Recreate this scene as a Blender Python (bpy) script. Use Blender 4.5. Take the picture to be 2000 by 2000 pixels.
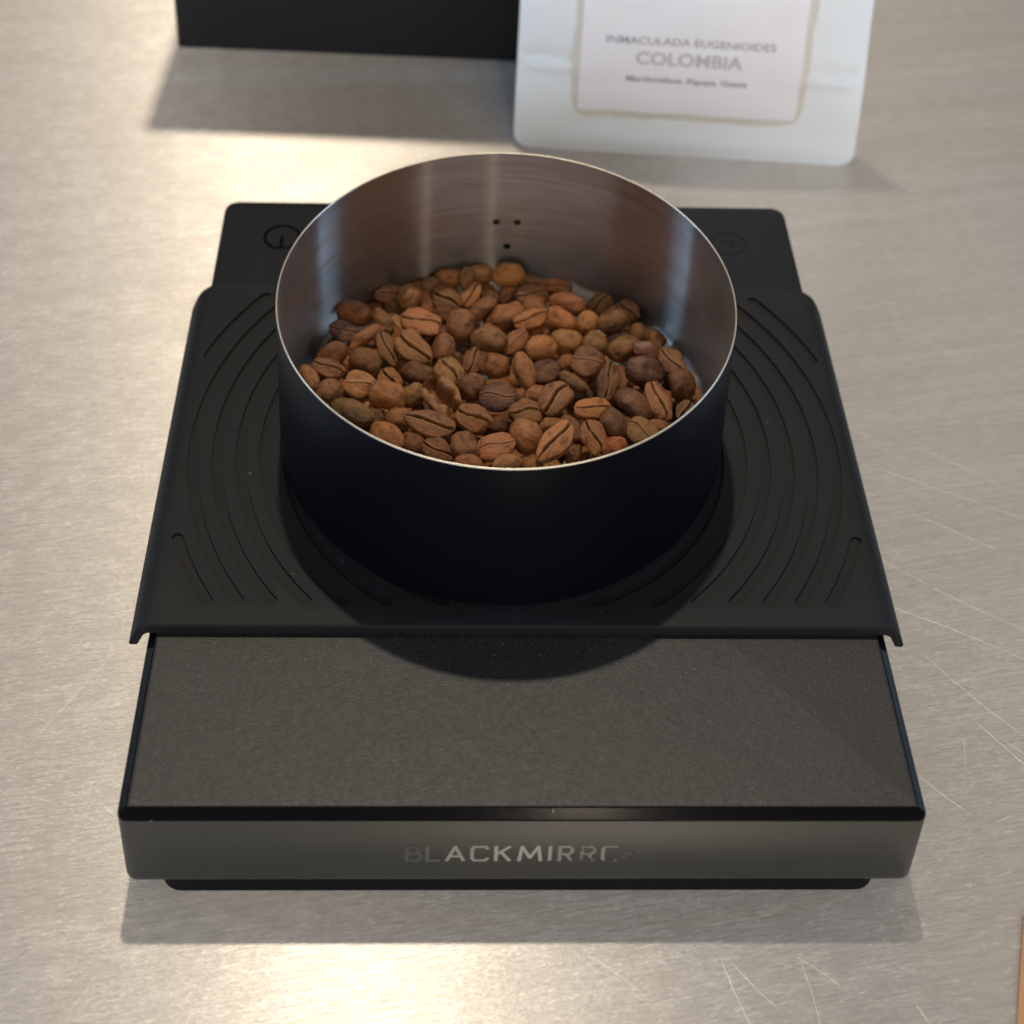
import bpy, bmesh, math, random
import numpy as np
from mathutils import Vector, Matrix, noise

for o in list(bpy.data.objects):
    bpy.data.objects.remove(o, do_unlink=True)
SC = bpy.context.scene
COL = SC.collection
MM = 0.001

# ------------------------------------------------------------------ camera
CAM = Vector((-0.014876, -0.157713, 0.278226))
PITCH, YAW, ROLL = 0.9874174, -0.0404692, 0.0378912
FPX, PPX, PPY = 3339.009, -18.839, -952.012          # of a 2000 px frame
RCAM = Matrix.Rotation(YAW, 3, 'Z') @ Matrix.Rotation(PITCH, 3, 'X') @ Matrix.Rotation(ROLL, 3, 'Z')
cd = bpy.data.cameras.new('camera')
cd.sensor_width = 36.0
cd.lens = FPX / 2000 * 36
cd.shift_x = -PPX / 2000
cd.shift_y = PPY / 2000
cd.clip_start, cd.clip_end = 0.01, 50
cd.dof.use_dof = True
cd.dof.focus_distance = 0.306
cd.dof.aperture_fstop = 21
cam = bpy.data.objects.new('camera', cd)
COL.objects.link(cam)
cam.matrix_world = Matrix.Translation(CAM) @ RCAM.to_4x4()
SC.camera = cam

# ------------------------------------------------------------------ world, lamps, exposure
w = bpy.data.worlds.new('World')
SC.world = w
w.use_nodes = True
bg = w.node_tree.nodes['Background']
bg.inputs[0].default_value = (0.42, 0.358, 0.310, 1)
bg.inputs[1].default_value = 0.54


def lamp(name, loc, aim, power, color, sx, sy=None, shape='DISK', spread=180):
    d = bpy.data.lights.new(name, 'AREA')
    d.shape = shape
    d.size = sx
    if sy:
        d.size_y = sy
    d.energy = power
    d.color = color
    d.spread = math.radians(spread)
    o = bpy.data.objects.new(name, d)
    COL.objects.link(o)
    o.location = loc
    o.rotation_euler = (Vector(aim) - Vector(loc)).to_track_quat('-Z', 'Y').to_euler()
    return o


lamp('ceiling_downlight', (-0.05, 0.75, 2.0), (0, 0.1, 0), 22, (1.0, 0.88, 0.70), 0.06)
lamp('ceiling_spot', (-0.62, 0.95, 1.9), (0, 0.1, 0), 0.7, (1.0, 0.86, 0.68), 0.05)
lamp('side_window_west', (-1.5, 0.30, 0.75), (0, 0.08, 0.03), 7.5, (0.36, 0.64, 1.0), 0.05, 0.9, 'RECTANGLE')
lamp('side_window_east', (1.5, 0.30, 0.75), (0, 0.08, 0.03), 7.5, (0.36, 0.64, 1.0), 0.05, 0.9, 'RECTANGLE')
lamp('room_window', (-0.2, -2.3, 0.8), (0, 0.15, 0.05), 56, (0.84, 0.92, 1.0), 5.5, 1.0, 'RECTANGLE')
lamp('pendant_lamp', (0.22, -1.7, 1.5), (0, 0.08, 0.03), 3.2, (1.0, 0.85, 0.66), 0.05)
lamp('pendant_lamp', (1.25, -1.3, 1.5), (0, 0.08, 0.03), 3.2, (1.0, 0.85, 0.66), 0.05)

SC.view_settings.view_transform = 'Standard'
SC.view_settings.look = 'None'
SC.view_settings.exposure = 0
SC.view_settings.gamma = 1
SC.cycles.use_denoising = True
SC.cycles.sample_clamp_indirect = 6
SC.cycles.max_bounces = 10
SC.cycles.glossy_bounces = 8


# ------------------------------------------------------------------ helpers
def link(name, me, mat=None, parent=None, smooth=True, loc=None):
    o = bpy.data.objects.new(name, me)
    COL.objects.link(o)
    if mat:
        if len(me.materials) == 0:
            me.materials.append(mat)
    if smooth and hasattr(me, 'polygons'):
        me.polygons.foreach_set('use_smooth', [True] * len(me.polygons))
    if parent:
        o.parent = parent
    if loc is not None:
        o.location = loc
    return o


def mesh(name, verts, faces, scale=MM):
    me = bpy.data.meshes.new(name)
    me.from_pydata([(a * scale, b * scale, c * scale) for a, b, c in verts], [], faces)
    me.update()
    return me


def tag(o, label, cat, group=None):
    o['label'] = label
    o['category'] = cat
    if group:
        o['group'] = group
    return o


def thing(name, label, cat, loc=(0, 0, 0), rz=0):
    o = bpy.data.objects.new(name, None)
    COL.objects.link(o)
    o.location = Vector(loc) * MM
    o.rotation_euler = (0, 0, rz)
    o.empty_display_size = 0.01
    return tag(o, label, cat)


def sharp(o, deg=32):
    bm = bmesh.new()
    bm.from_mesh(o.data)
    for e in bm.edges:
        if len(e.link_faces) == 2:
            e.smooth = e.calc_face_angle(0) < math.radians(deg)
        else:
            e.smooth = False
    bm.to_mesh(o.data)
    bm.free()


class NT:
    def __init__(self, name):
        self.m = bpy.data.materials.new(name)
        self.m.use_nodes = True
        self.t = self.m.node_tree
        self.b = self.t.nodes['Principled BSDF']
        self.out = self.t.nodes['Material Output']

    def n(self, typ, **kw):
        nd = self.t.nodes.new(typ)
        for k, v in kw.items():
            setattr(nd, k, v)
        return nd

    def l(self, a, b):
        self.t.links.new(a, b)

    def val(self, sock, v):
        if hasattr(v, 'is_output'):
            self.l(v, sock)
        else:
            sock.default_value = v

    def math(self, op, a, b=0.0, c=0.0, clamp=False):
        nd = self.n('ShaderNodeMath', operation=op, use_clamp=clamp)
        for i, v in enumerate((a, b, c)):
            self.val(nd.inputs[i], v)
        return nd.outputs[0]

    def ramp(self, fac, stops, interp='LINEAR'):
        nd = self.n('ShaderNodeValToRGB')
        nd.color_ramp.interpolation = interp
        cr = nd.color_ramp
        while len(cr.elements) < len(stops):
            cr.elements.new(0.5)
        for e, (p, c) in zip(cr.elements, stops):
            e.position = p
            e.color = c if len(c) == 4 else (*c, 1)
        self.l(fac, nd.inputs[0])
        return nd.outputs[0]

    def noise(self, vec, scale, detail=3, rough=0.5, dist=0.0):
        nd = self.n('ShaderNodeTexNoise')
        nd.inputs['Scale'].default_value = scale
        nd.inputs['Detail'].default_value = detail
        nd.inputs['Roughness'].default_value = rough
        nd.inputs['Distortion'].default_value = dist
        if vec is not None:
            self.l(vec, nd.inputs['Vector'])
        return nd.outputs[0]

    def mapping(self, vec, loc=(0, 0, 0), rot=(0, 0, 0), scale=(1, 1, 1)):
        nd = self.n('ShaderNodeMapping')
        nd.inputs['Location'].default_value = loc
        nd.inputs['Rotation'].default_value = rot
        nd.inputs['Scale'].default_value = scale
        self.l(vec, nd.inputs['Vector'])
        return nd.outputs[0]

    def mix(self, fac, a, b, blend='MIX'):
        nd = self.n('ShaderNodeMix', data_type='RGBA', blend_type=blend)
        self.val(nd.inputs[0], fac)
        for s, v in ((nd.inputs[6], a), (nd.inputs[7], b)):
            if hasattr(v, 'is_output'):
                self.l(v, s)
            else:
                s.default_value = v if len(v) == 4 else (*v, 1)
        return nd.outputs[2]

    def bump(self, h, strength, dist):
        nd = self.n('ShaderNodeBump')
        nd.inputs['Strength'].default_value = strength
        nd.inputs['Distance'].default_value = dist
        self.l(h, nd.inputs['Height'])
        return nd.outputs[0]

    def obj(self):
        return self.n('ShaderNodeTexCoord').outputs['Object']

    def set(self, **kw):
        for k, v in kw.items():
            s = self.b.inputs[k.replace('_', ' ')]
            if hasattr(v, 'is_output'):
                self.l(v, s)
            else:
                s.default_value = v if not isinstance(v, tuple) or len(v) == 4 else (*v, 1)
        return self


# ------------------------------------------------------------------ materials
BRUSH = math.radians(9.0)


def mat_table():
    M = NT('brushed_steel_table')
    P = M.obj()
    br = M.mapping(P, rot=(0, 0, -BRUSH))
    # brushing: long thin streaks
    s1 = M.noise(M.mapping(br, scale=(230, 1900, 1)), 1.0, 4, 0.68)
    s2 = M.noise(M.mapping(br, scale=(700, 2800, 1)), 1.0, 3, 0.65)
    s3 = M.noise(M.mapping(br, scale=(14, 120, 1)), 1.0, 3, 0.5, 0.4)
    cloud = M.noise(P, 19, 5, 0.6, 1.1)
    s4 = M.noise(M.mapping(br, loc=(5, 1, 0), scale=(14, 1100, 1)), 1.0, 3, 0.6)
    # short bright nicks lying along the brushing
    nick = M.noise(M.mapping(br, loc=(3, 7, 0), scale=(260, 950, 1)), 1.0, 2, 0.55)
    nickm = M.ramp(nick, [(0.61, (0, 0, 0)), (0.69, (1, 1, 1))])
    sep = M.n('ShaderNodeSeparateXYZ')
    M.l(P, sep.inputs[0])
    worn = M.math('ADD', M.math('MULTIPLY', sep.outputs[0], 6.0), M.math('MULTIPLY', sep.outputs[1], 3.0))
    worn = M.math('ADD', worn, M.math('MULTIPLY', M.math('SUBTRACT', M.noise(P, 9, 3, 0.5), 0.5), 1.2))
    keep = M.math('SUBTRACT', 1.0, M.math('MULTIPLY', M.ramp(worn, [(0.25, (0, 0, 0)), (0.85, (1, 1, 1))]), 0.62))
    marks = M.math('MULTIPLY', M.math('MULTIPLY', nickm, M.ramp(cloud, [(0.4, (0.15,) * 3), (0.62, (1,) * 3)])), 0.7)

    rough = M.math('ADD', 0.53, M.math('MULTIPLY', M.math('SUBTRACT', s1, 0.5), 0.12))
    rough = M.math('ADD', rough, M.math('MULTIPLY', M.math('SUBTRACT', cloud, 0.5), 0.10))
    rough = M.math('ADD', rough, M.math('MULTIPLY', marks, 0.2), clamp=True)
    col = M.mix(M.ramp(s3, [(0.3, (0, 0, 0)), (0.7, (1, 1, 1))]), (0.655, 0.62, 0.58), (0.745, 0.71, 0.67))
    col = M.mix(M.math('MULTIPLY', M.ramp(s1, [(0.38, (1, 1, 1)), (0.54, (0, 0, 0))]), M.math('MULTIPLY', keep, 0.85)), col, (0.55, 0.515, 0.48))
    col = M.mix(M.math('MULTIPLY', M.ramp(s2, [(0.52, (0, 0, 0)), (0.66, (1, 1, 1))]), M.math('MULTIPLY', keep, 0.75)), col, (0.97, 0.93, 0.87))
    col = M.mix(M.math('MULTIPLY', M.ramp(cloud, [(0.45, (0, 0, 0)), (0.7, (1, 1, 1))]), 0.45), col, (0.64, 0.575, 0.52))
    mott = M.noise(M.mapping(br, loc=(1, 2, 0), scale=(150, 260, 1)), 1.0, 3, 0.6)
    col = M.mix(M.math('MULTIPLY', M.ramp(mott, [(0.36, (1, 1, 1)), (0.56, (0, 0, 0))]), M.math('MULTIPLY', keep, 0.70)), col, (0.60, 0.56, 0.52))
    col = M.mix(M.math('MULTIPLY', marks, 0.55, clamp=True), col, (0.92, 0.88, 0.80))
    col = M.mix(M.math('MULTIPLY', M.ramp(s4, [(0.40, (1, 1, 1)), (0.58, (0, 0, 0))]), 0.28), col, (0.52, 0.49, 0.46))
    h = M.math('ADD', M.math('MULTIPLY', s1, 0.6), M.math('MULTIPLY', s2, 0.5))
    nrm = M.bump(h, 0.5, 0.00010)
    tg = M.n('ShaderNodeCombineXYZ')
    tg.inputs[0].default_value = -math.sin(BRUSH)      # gloss spreads across the brushing
    tg.inputs[1].default_value = math.cos(BRUSH)
    M.set(Base_Color=col, Metallic=1.0, Roughness=rough, Anisotropic=1.0)
    M.l(tg.outputs[0], M.b.inputs['Tangent'])
    M.l(nrm, M.b.inputs['Normal'])
    df = M.n('ShaderNodeBsdfDiffuse')
    M.l(col, df.inputs['Color'])
    M.l(nrm, df.inputs['Normal'])
    mx = M.n('ShaderNodeMixShader')
    mx.inputs[0].default_value = 0.20
    # a second, tighter gloss: mirror-like along the brushing, spread across it
    gl = M.n('ShaderNodeBsdfAnisotropic', distribution='GGX')
    gcol = M.mix(M.ramp(s1, [(0.38, (1, 1, 1)), (0.58, (0, 0, 0))]), col, (0.22, 0.205, 0.185))
    M.l(gcol, gl.inputs['Color'])
    gl.inputs['Roughness'].default_value = 0.285
    gl.inputs['Anisotropy'].default_value = 0.80
    tb = M.n('ShaderNodeCombineXYZ')
    tb.inputs[0].default_value = math.cos(BRUSH)
    tb.inputs[1].default_value = math.sin(BRUSH)
    M.l(tb.outputs[0], gl.inputs['Tangent'])
    M.l(nrm, gl.inputs['Normal'])
    m1 = M.n('ShaderNodeMixShader')
    m1.inputs[0].default_value = 0.13
    M.l(M.b.outputs[0], m1.inputs[1])
    M.l(gl.outputs[0], m1.inputs[2])
    M.l(m1.outputs[0], mx.inputs[1])
    M.l(df.outputs[0], mx.inputs[2])
    M.l(mx.outputs[0], M.out.inputs['Surface'])
    return M.m


# long scratches on the table (mm): ax, ay, bx, by, half width, strength
SCR = [(72, 72, 101, 52, 0.35, 1.0), (101, 52, 112, 40, 0.25, 0.8), (78, 48, 99, 24, 0.22, 0.9), (88, 30, 100, 20, 0.4, 1.0),
       (-88, 26, -72, 52, 0.16, 0.8), (-100, 10, -88, 26, 0.16, 0.6), (10, -9.6, 20, -17, 0.16, 1.0), (10, -11.5, 16, -14, 0.14, 0.8),
       (32, -9.6, 37, -24, 0.16, 0.9), (33, -9.5, 41, -19, 0.13, 0.7), (45, -10, 47, -24, 0.13, 0.9), (44, -10, 52, -16, 0.15, 0.6),
       (61, 4, 66, 1, 0.3, 1.0), (72, 22, 80, 14, 0.22, 0.8), (-84, 88, -66, 96, 0.25, 0.7), (-95, 72, -78, 78, 0.3, 0.5),
       (70, 60, 118, 33, 0.5, 0.5), (74, 96, 120, 74, 0.5, 0.35), (80, 84, 125, 58, 0.4, 0.35), (84, 34, 104, 8, 0.35, 0.6), (88, 100, 108, 86, 0.3, 0.45), (90, 140, 112, 120, 0.3, 0.4), (-80, 62, -70, 65, 0.4, 0.6)]


def mat_simple(name, col, rough, metallic=0.0, spec=0.5, grain=None, colvar=None, coat=0.0):
    M = NT(name)
    M.set(Base_Color=(*col, 1), Roughness=rough, Metallic=metallic)
    M.b.inputs['Specular IOR Level'].default_value = spec
    M.b.inputs['Coat Weight'].default_value = coat
    P = M.obj()
    if grain:
        sc, st, ds = grain
        M.l(M.bump(M.noise(P, sc, 3, 0.6), st, ds), M.b.inputs['Normal'])
    if colvar:
        sc, c2 = colvar
        M.set(Base_Color=M.mix(M.ramp(M.noise(P, sc, 4, 0.6), [(0.35, (0, 0, 0)), (0.7, (1, 1, 1))]), col, c2))
    return M.m


def mat_plate():
    # sand-textured black top of the scale, with pale dust specks
    M = NT('textured_black_plate')
    P = M.obj()
    g = M.noise(P, 2400, 3, 0.65)
    g2 = M.noise(P, 900, 2, 0.5)
    speck = M.ramp(M.noise(P, 2300, 1, 0.5), [(0.68, (0, 0, 0)), (0.80, (1, 1, 1))])
    dust = M.noise(P, 45, 4, 0.6)
    col = M.mix(M.ramp(dust, [(0.3, (0, 0, 0)), (0.75, (1, 1, 1))]), (0.0105, 0.0103, 0.0100), (0.020, 0.0182, 0.0165))
    col = M.mix(M.ramp(g, [(0.38, (1, 1, 1)), (0.60, (0, 0, 0))]), col, (0.005, 0.005, 0.005))
    col = M.mix(M.math('MULTIPLY', speck, 0.5), col, (0.13, 0.12, 0.105))
    M.set(Base_Color=col, Roughness=M.math('ADD', 0.42, M.math('MULTIPLY', g2, 0.16)))
    M.b.inputs['Specular IOR Level'].default_value = 0.48
    M.l(M.bump(M.math('ADD', g, M.math('MULTIPLY', g2, 0.6)), 0.42, 0.00012), M.b.inputs['Normal'])
    return M.m


def mat_rubber():
    M = NT('black_silicone')
    P = M.obj()
    dust = M.ramp(M.noise(P, 60, 5, 0.65), [(0.4, (0, 0, 0)), (0.8, (1, 1, 1))])
    lint = M.ramp(M.noise(P, 520, 1, 0.5), [(0.77, (0, 0, 0)), (0.84, (1, 1, 1))])
    col = M.mix(M.math('MULTIPLY', dust, 0.6), (0.0078, 0.0083, 0.0096), (0.0120, 0.0121, 0.0128))
    col = M.mix(M.math('MULTIPLY', lint, 0.35), col, (0.2, 0.19, 0.17))
    M.set(Base_Color=col, Roughness=0.58)
    M.b.inputs['Specular IOR Level'].default_value = 0.19
    M.l(M.bump(M.noise(P, 2200, 2, 0.6), 0.14, 0.00008), M.b.inputs['Normal'])
    return M.m


def mat_steel_inside():
    M = NT('turned_steel')
    P = M.obj()
    sep = M.n('ShaderNodeSeparateXYZ')
    M.l(P, sep.inputs[0])
    ang = M.math('ARCTAN2', sep.outputs[1], sep.outputs[0])
    r = M.math('POWER', M.math('ADD', M.math('POWER', sep.outputs[0], 2.0), M.math('POWER', sep.outputs[1], 2.0)), 0.5)
    cb = M.n('ShaderNodeCombineXYZ')
    M.l(M.math('MULTIPLY', ang, 2.2), cb.inputs[0])
    M.l(M.math('MULTIPLY', sep.outputs[2], 1400.0), cb.inputs[1])
    M.l(M.math('MULTIPLY', r, 1400.0), cb.inputs[2])
    line = M.noise(cb.outputs[0], 1.0, 4, 0.6)
    cb2 = M.n('ShaderNodeCombineXYZ')
    M.l(M.math('MULTIPLY', ang, 5.0), cb2.inputs[0])
    M.l(M.math('MULTIPLY', sep.outputs[2], 260.0), cb2.inputs[1])
    blot = M.noise(cb2.outputs[0], 1.0, 3, 0.6)
    smear = M.noise(P, 90, 4, 0.6, 0.8)
    rough = M.math('ADD', 0.31, M.math('MULTIPLY', M.math('SUBTRACT', line, 0.5), 0.14))
    col = M.mix(blot, (0.47, 0.43, 0.395), (0.61, 0.56, 0.515))
    col = M.mix(M.math('MULTIPLY', M.ramp(smear, [(0.55, (0, 0, 0)), (0.75, (1, 1, 1))]), 0.25), col, (0.36, 0.33, 0.31))
    M.set(Base_Color=col, Metallic=1.0, Roughness=rough, Anisotropic=0.7, Anisotropic_Rotation=0.25)
    tg = M.n('ShaderNodeTangent', direction_type='RADIAL', axis='Z')
    M.l(tg.outputs[0], M.b.inputs['Tangent'])
    col = M.mix(M.math('MULTIPLY', M.ramp(line, [(0.42, (1, 1, 1)), (0.6, (0, 0, 0))]), 0.4), col, (0.26, 0.225, 0.20))
    nb = M.bump(line, 0.5, 0.00006)
    M.l(nb, M.b.inputs['Normal'])
    # the turning marks also throw light up and down the wall
    gl = M.n('ShaderNodeBsdfAnisotropic', distribution='GGX')
    M.l(col, gl.inputs['Color'])
    gl.inputs['Roughness'].default_value = 0.42
    gl.inputs['Anisotropy'].default_value = 0.85
    M.l(tg.outputs[0], gl.inputs['Tangent'])
    M.l(nb, gl.inputs['Normal'])
    mx = M.n('ShaderNodeMixShader')
    mx.inputs[0].default_value = 0.22
    M.l(M.b.outputs[0], mx.inputs[1])
    M.l(gl.outputs[0], mx.inputs[2])
    M.l(mx.outputs[0], M.out.inputs['Surface'])
    return M.m


def mat_bean():
    M = NT('roasted_bean')
    P = M.obj()
    oi = M.n('ShaderNodeObjectInfo')
    base = oi.outputs['Color']
    off = M.n('ShaderNodeVectorMath', operation='ADD')
    M.l(P, off.inputs[0])
    cb = M.n('ShaderNodeCombineXYZ')
    for i in range(3):
        M.l(M.math('MULTIPLY', oi.outputs['Random'], 37.0 + 21.0 * i), cb.inputs[i])
    M.l(cb.outputs[0], off.inputs[1])
    V = off.outputs[0]
    n1 = M.noise(V, 1.7, 5, 0.62, 0.5)
    n2 = M.noise(V, 7.0, 4, 0.65, 0.3)
    n3 = M.noise(V, 0.9, 2, 0.5)
    dark = M.mix(1.0, base, (0.36, 0.31, 0.30), 'MULTIPLY')
    lite = M.mix(0.45, base, (0.44, 0.185, 0.065))
    c = M.mix(M.ramp(n1, [(0.34, (0.9,) * 3), (0.50, (0,) * 3)]), base, dark)
    c = M.mix(M.math('MULTIPLY', M.ramp(n3, [(0.5, (0, 0, 0)), (0.72, (1, 1, 1))]), 0.75), c, lite)
    c = M.mix(M.math('MULTIPLY', M.ramp(n2, [(0.55, (0, 0, 0)), (0.75, (1, 1, 1))]), 0.4), c, dark)
    at = M.n('ShaderNodeAttribute', attribute_name='crease')
    lip = M.n('ShaderNodeAttribute', attribute_name='lip')
    c = M.mix(M.math('MULTIPLY', lip.outputs['Fac'], M.math('MULTIPLY', n2, 1.0), clamp=True), c, (0.40, 0.215, 0.10))
    skin = M.ramp(oi.outputs['Random'], [(0.50, (0.06, 0.026, 0.012)), (0.56, (0.30, 0.165, 0.075))])
    c = M.mix(M.math('MULTIPLY', at.outputs['Fac'], M.ramp(n2, [(0.35, (0.2,) * 3), (0.6, (0.75,) * 3)]), clamp=True), c, skin)
    M.set(Base_Color=c, Roughness=M.math('ADD', 0.20, M.math('MULTIPLY', n2, 0.30)))
    M.b.inputs['Specular IOR Level'].default_value = 0.33
    h = M.math('ADD', M.math('MULTIPLY', n1, 0.7), M.math('MULTIPLY', n2, 0.5))
    M.l(M.bump(h, 0.8, 0.0007), M.b.inputs['Normal'])
    return M.m


def mat_print():
    M = NT('worn_print')
    P = M.obj()
    at = M.n('ShaderNodeAttribute', attribute_name='wear')
    tone = M.n('ShaderNodeAttribute', attribute_name='tone')
    n = M.noise(P, 900, 3, 0.6)
    n2 = M.noise(P, 260, 2, 0.5)
    s = M.math('ADD', M.math('MULTIPLY', n, 0.5), M.math('MULTIPLY', n2, 0.5))
    a = M.math('MULTIPLY', M.math('SUBTRACT', M.math('ADD', at.outputs['Fac'], 0.0), s), 9.0, clamp=True)
    a = M.math('MULTIPLY', a, 0.9)
    col = M.mix(tone.outputs['Fac'], (0.02, 0.019, 0.015), (0.42, 0.40, 0.33))
    M.set(Base_Color=col, Roughness=0.5, Alpha=a)
    return M.m


MT = dict(
    table=mat_table(), plate=mat_plate(), rubber=mat_rubber(), steel=mat_steel_inside(), bean=mat_bean(), print=mat_print(),
    shell=mat_simple('satin_black_shell', (0.0165, 0.0178, 0.0140), 0.29, spec=0.95, grain=(1500, 0.05, 0.00005), colvar=(40, (0.018, 0.018, 0.016))),
    edge=mat_simple('gloss_black_edge', (0.003, 0.003, 0.004), 0.13, spec=0.12, grain=(400, 0.03, 0.0001)),
    under=mat_simple('black_underside', (0.004, 0.004, 0.0045), 0.6, spec=0.15),
    coat=mat_simple('navy_black_coating', (0.0017, 0.0022, 0.0046), 0.36, spec=0.15, grain=(1800, 0.10, 0.00005)),
    rim=mat_simple('bare_steel_rim', (0.66, 0.59, 0.48), 0.38, metallic=1.0),
    icon=mat_simple('moulded_icon_shade', (0.001, 0.001, 0.001), 0.7, spec=0.05),  # shade in the icon's recessed lines painted as a flat dark inlay
    iconsoft=mat_simple('moulded_icon_shade_soft', (0.005, 0.005, 0.005), 0.6, spec=0.15),  # same kind of recessed lines under other light, shade painted fainter
    box=mat_simple('matt_black_card', (0.0150, 0.0150, 0.0160), 0.55, spec=0.4, grain=(1400, 0.1, 0.0001), colvar=(30, (0.015, 0.015, 0.016))),
    pouch=mat_simple('pale_blue_white_film', (0.84, 0.87, 0.885), 0.42, spec=0.45, grain=(90, 0.10, 0.0006), colvar=(25, (0.87, 0.89, 0.90))),
    label=mat_simple('white_label_paper', (0.92, 0.885, 0.915), 0.6, grain=(1500, 0.05, 0.0001), colvar=(18, (0.905, 0.875, 0.90))),
    backing=mat_simple('cream_label_edge', (0.78, 0.72, 0.62), 0.6, colvar=(60, (0.66, 0.61, 0.54))),
    ink1=mat_simple('grey_violet_ink', (0.38, 0.35, 0.39), 0.6),
    ink2=mat_simple('pale_grey_ink', (0.55, 0.51, 0.53), 0.6),
    ink3=mat_simple('dark_grey_ink', (0.27, 0.25, 0.27), 0.6),
    dot=mat_simple('dark_punched_dot', (0.004, 0.003, 0.003), 0.7, spec=0.2),
    dotred=mat_simple('dark_red_punched_dot', (0.045, 0.008, 0.007), 0.6, spec=0.2),
    wood=mat_simple('tan_card', (0.52, 0.27, 0.12), 0.6, colvar=(80, (0.44, 0.22, 0.10))),
    scratch=mat_simple('bright_scratch', (0.70, 0.66, 0.615), 0.52, metallic=1.0),
    chaff=None, chip=mat_simple('bare_chip', (0.42, 0.40, 0.37), 0.4, metallic=0.6),
)
_c = NT('bean_skin_flake')
_c.set(Base_Color=(0.17, 0.055, 0.014, 1), Roughness=0.5)
_c.b.inputs['Transmission Weight'].default_value = 0.2
MT['chaff'] = _c.m

# ------------------------------------------------------------------ table
bm = bmesh.new()
bmesh.ops.create_cube(bm, size=1.0)
bmesh.ops.scale(bm, vec=(1.8, 1.5, 0.03), verts=bm.verts)
bmesh.ops.bevel(bm, geom=list(bm.edges), offset=0.003, segments=2, affect='EDGES')
me = bpy.data.meshes.new('table_top')
bm.to_mesh(me)
bm.free()
t = link('table_top', me, MT['table'], smooth=False)
for v_ in me.vertices:
    v_.co += Vector((0, 0.30, -0.015))
t['kind'] = 'structure'
rs = random.Random(21)


def scratch(ax, ay, bx, by, hw, st):
    N = max(6, int(math.hypot(bx - ax, by - ay) / 1.5))
    L = math.hypot(bx - ax, by - ay)
    nx, ny = -(by - ay) / L, (bx - ax) / L
    bow = rs.uniform(-.04, .04) * L
    V, F = [], []
    for i in range(N + 1):
        u = i / N
        e = min(1.0, 6 * u * (1 - u) + 0.05) * rs.uniform(.45, 1.0) * hw
        of = bow * 4 * u * (1 - u) + rs.uniform(-.05, .05)
        x, y = ax + (bx - ax) * u + nx * of, ay + (by - ay) * u + ny * of
        V += [(x + nx * e, y + ny * e, 0.006), (x - nx * e, y - ny * e, 0.006)]
    for i in range(N):
        if rs.random() < .96:
            F.append((2 * i, 2 * i + 1, 2 * i + 3, 2 * i + 2))
    F = F if rs.random() < st + .3 else []
    if F:
        link('scratch', mesh('scratch', V, F), MT['scratch'], t, smooth=False)


for q in SCR:
    scratch(*q[:4], min(q[4], .3) * .24, 1.0)
for i in range(230):
    x, y = rs.uniform(-120, 130), rs.uniform(-20, 170)
    if -67 < x < 67 and 0 < y < 150:
        x = (70 + rs.random() * 45) * rs.choice((-1, 1))
    an = rs.choice((rs.gauss(.16, .1), rs.gauss(.2, .3), rs.gauss(-.6, .35), rs.gauss(1.3, .4)))
    L = rs.choice((1.2, 2, 2.5, 4, 8))
    scratch(x, y, x + L * math.cos(an), y + L * math.sin(an), rs.uniform(.015, .045), .75)


# ------------------------------------------------------------------ outline sweep helper
def rrect(x0, x1, y0, y1, r, n=6):
    pts = []
    for cx, cy, a0 in ((x1 - r, y1 - r, 0), (x0 + r, y1 - r, 90), (x0 + r, y0 + r, 180), (x1 - r, y0 + r, 270)):
        for k in range(n + 1):
            a = math.radians(a0 + 90 * k / n)
            pts.append((cx + r * math.cos(a), cy + r * math.sin(a)))
    return pts


def loft(rings, cap0=True, cap1=True):
    n = len(rings[0])
    V = [p for r in rings for p in r]
    F = []
    for i in range(len(rings) - 1):
        for k in range(n):
            a, b = i * n + k, i * n + (k + 1) % n
            F.append((a, b, b + n, a + n))
    if cap0:
        F.append(tuple(reversed(range(n))))
    if cap1:
        F.append(tuple(range((len(rings) - 1) * n, len(rings) * n)))
    return V, F


def rbox_rings(x0, x1, y0, y1, r, prof):
    """prof: list of (inset, z) from bottom to top"""
    out = []
    for ins, z in prof:
        out.append([(x, y, z) for x, y in rrect(x0 + ins, x1 - ins, y0 + ins, y1 - ins, max(r - ins, 0.25))])
    return out


# ------------------------------------------------------------------ coffee scale
scale = thing('coffee_scale', 'flat black digital coffee scale with worn lettering on its front', 'scale')
DEP = 150.0
prof = [(1.2, 3.9), (0.7, 3.98), (0.3, 4.3), (0.08, 4.9), (0.0, 5.6), (0.0, 21.3)]
V, F = loft(rbox_rings(-65.1, 65.1, 0, DEP, 1.8, prof))
o = link('lower_shell', mesh('lower_shell', V, F), MT['shell'], scale)
sharp(o, 40)
prof = [(0.02, 21.32), (0.16, 21.6), (1.42, 22.72), (1.62, 22.82)]
V, F = loft(rbox_rings(-65.1, 65.1, 0, DEP, 1.8, prof), cap0=True, cap1=False)
o = link('chamfered_rim', mesh('chamfered_rim', V, F), MT['edge'], scale)
sharp(o, 14)
prof = [(1.62, 22.5), (1.62, 22.80), (1.78, 22.88), (2.1, 22.9)]
V, F = loft(rbox_rings(-65.1, 65.1, 0, DEP, 1.8, prof))
o = link('top_plate', mesh('top_plate', V, F), MT['plate'], scale)
sharp(o, 50)
V, F = loft(rbox_rings(-59.8, 59.8, 0.6, DEP - 1, 3.5, [(0.4, 0.25), (0, 0.5), (0, 3.95)]))  # inset base, its front set forward to form the dark lower strip
o = link('base_plate', mesh('base_plate', V, F), MT['under'], scale)
sharp(o)
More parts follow.
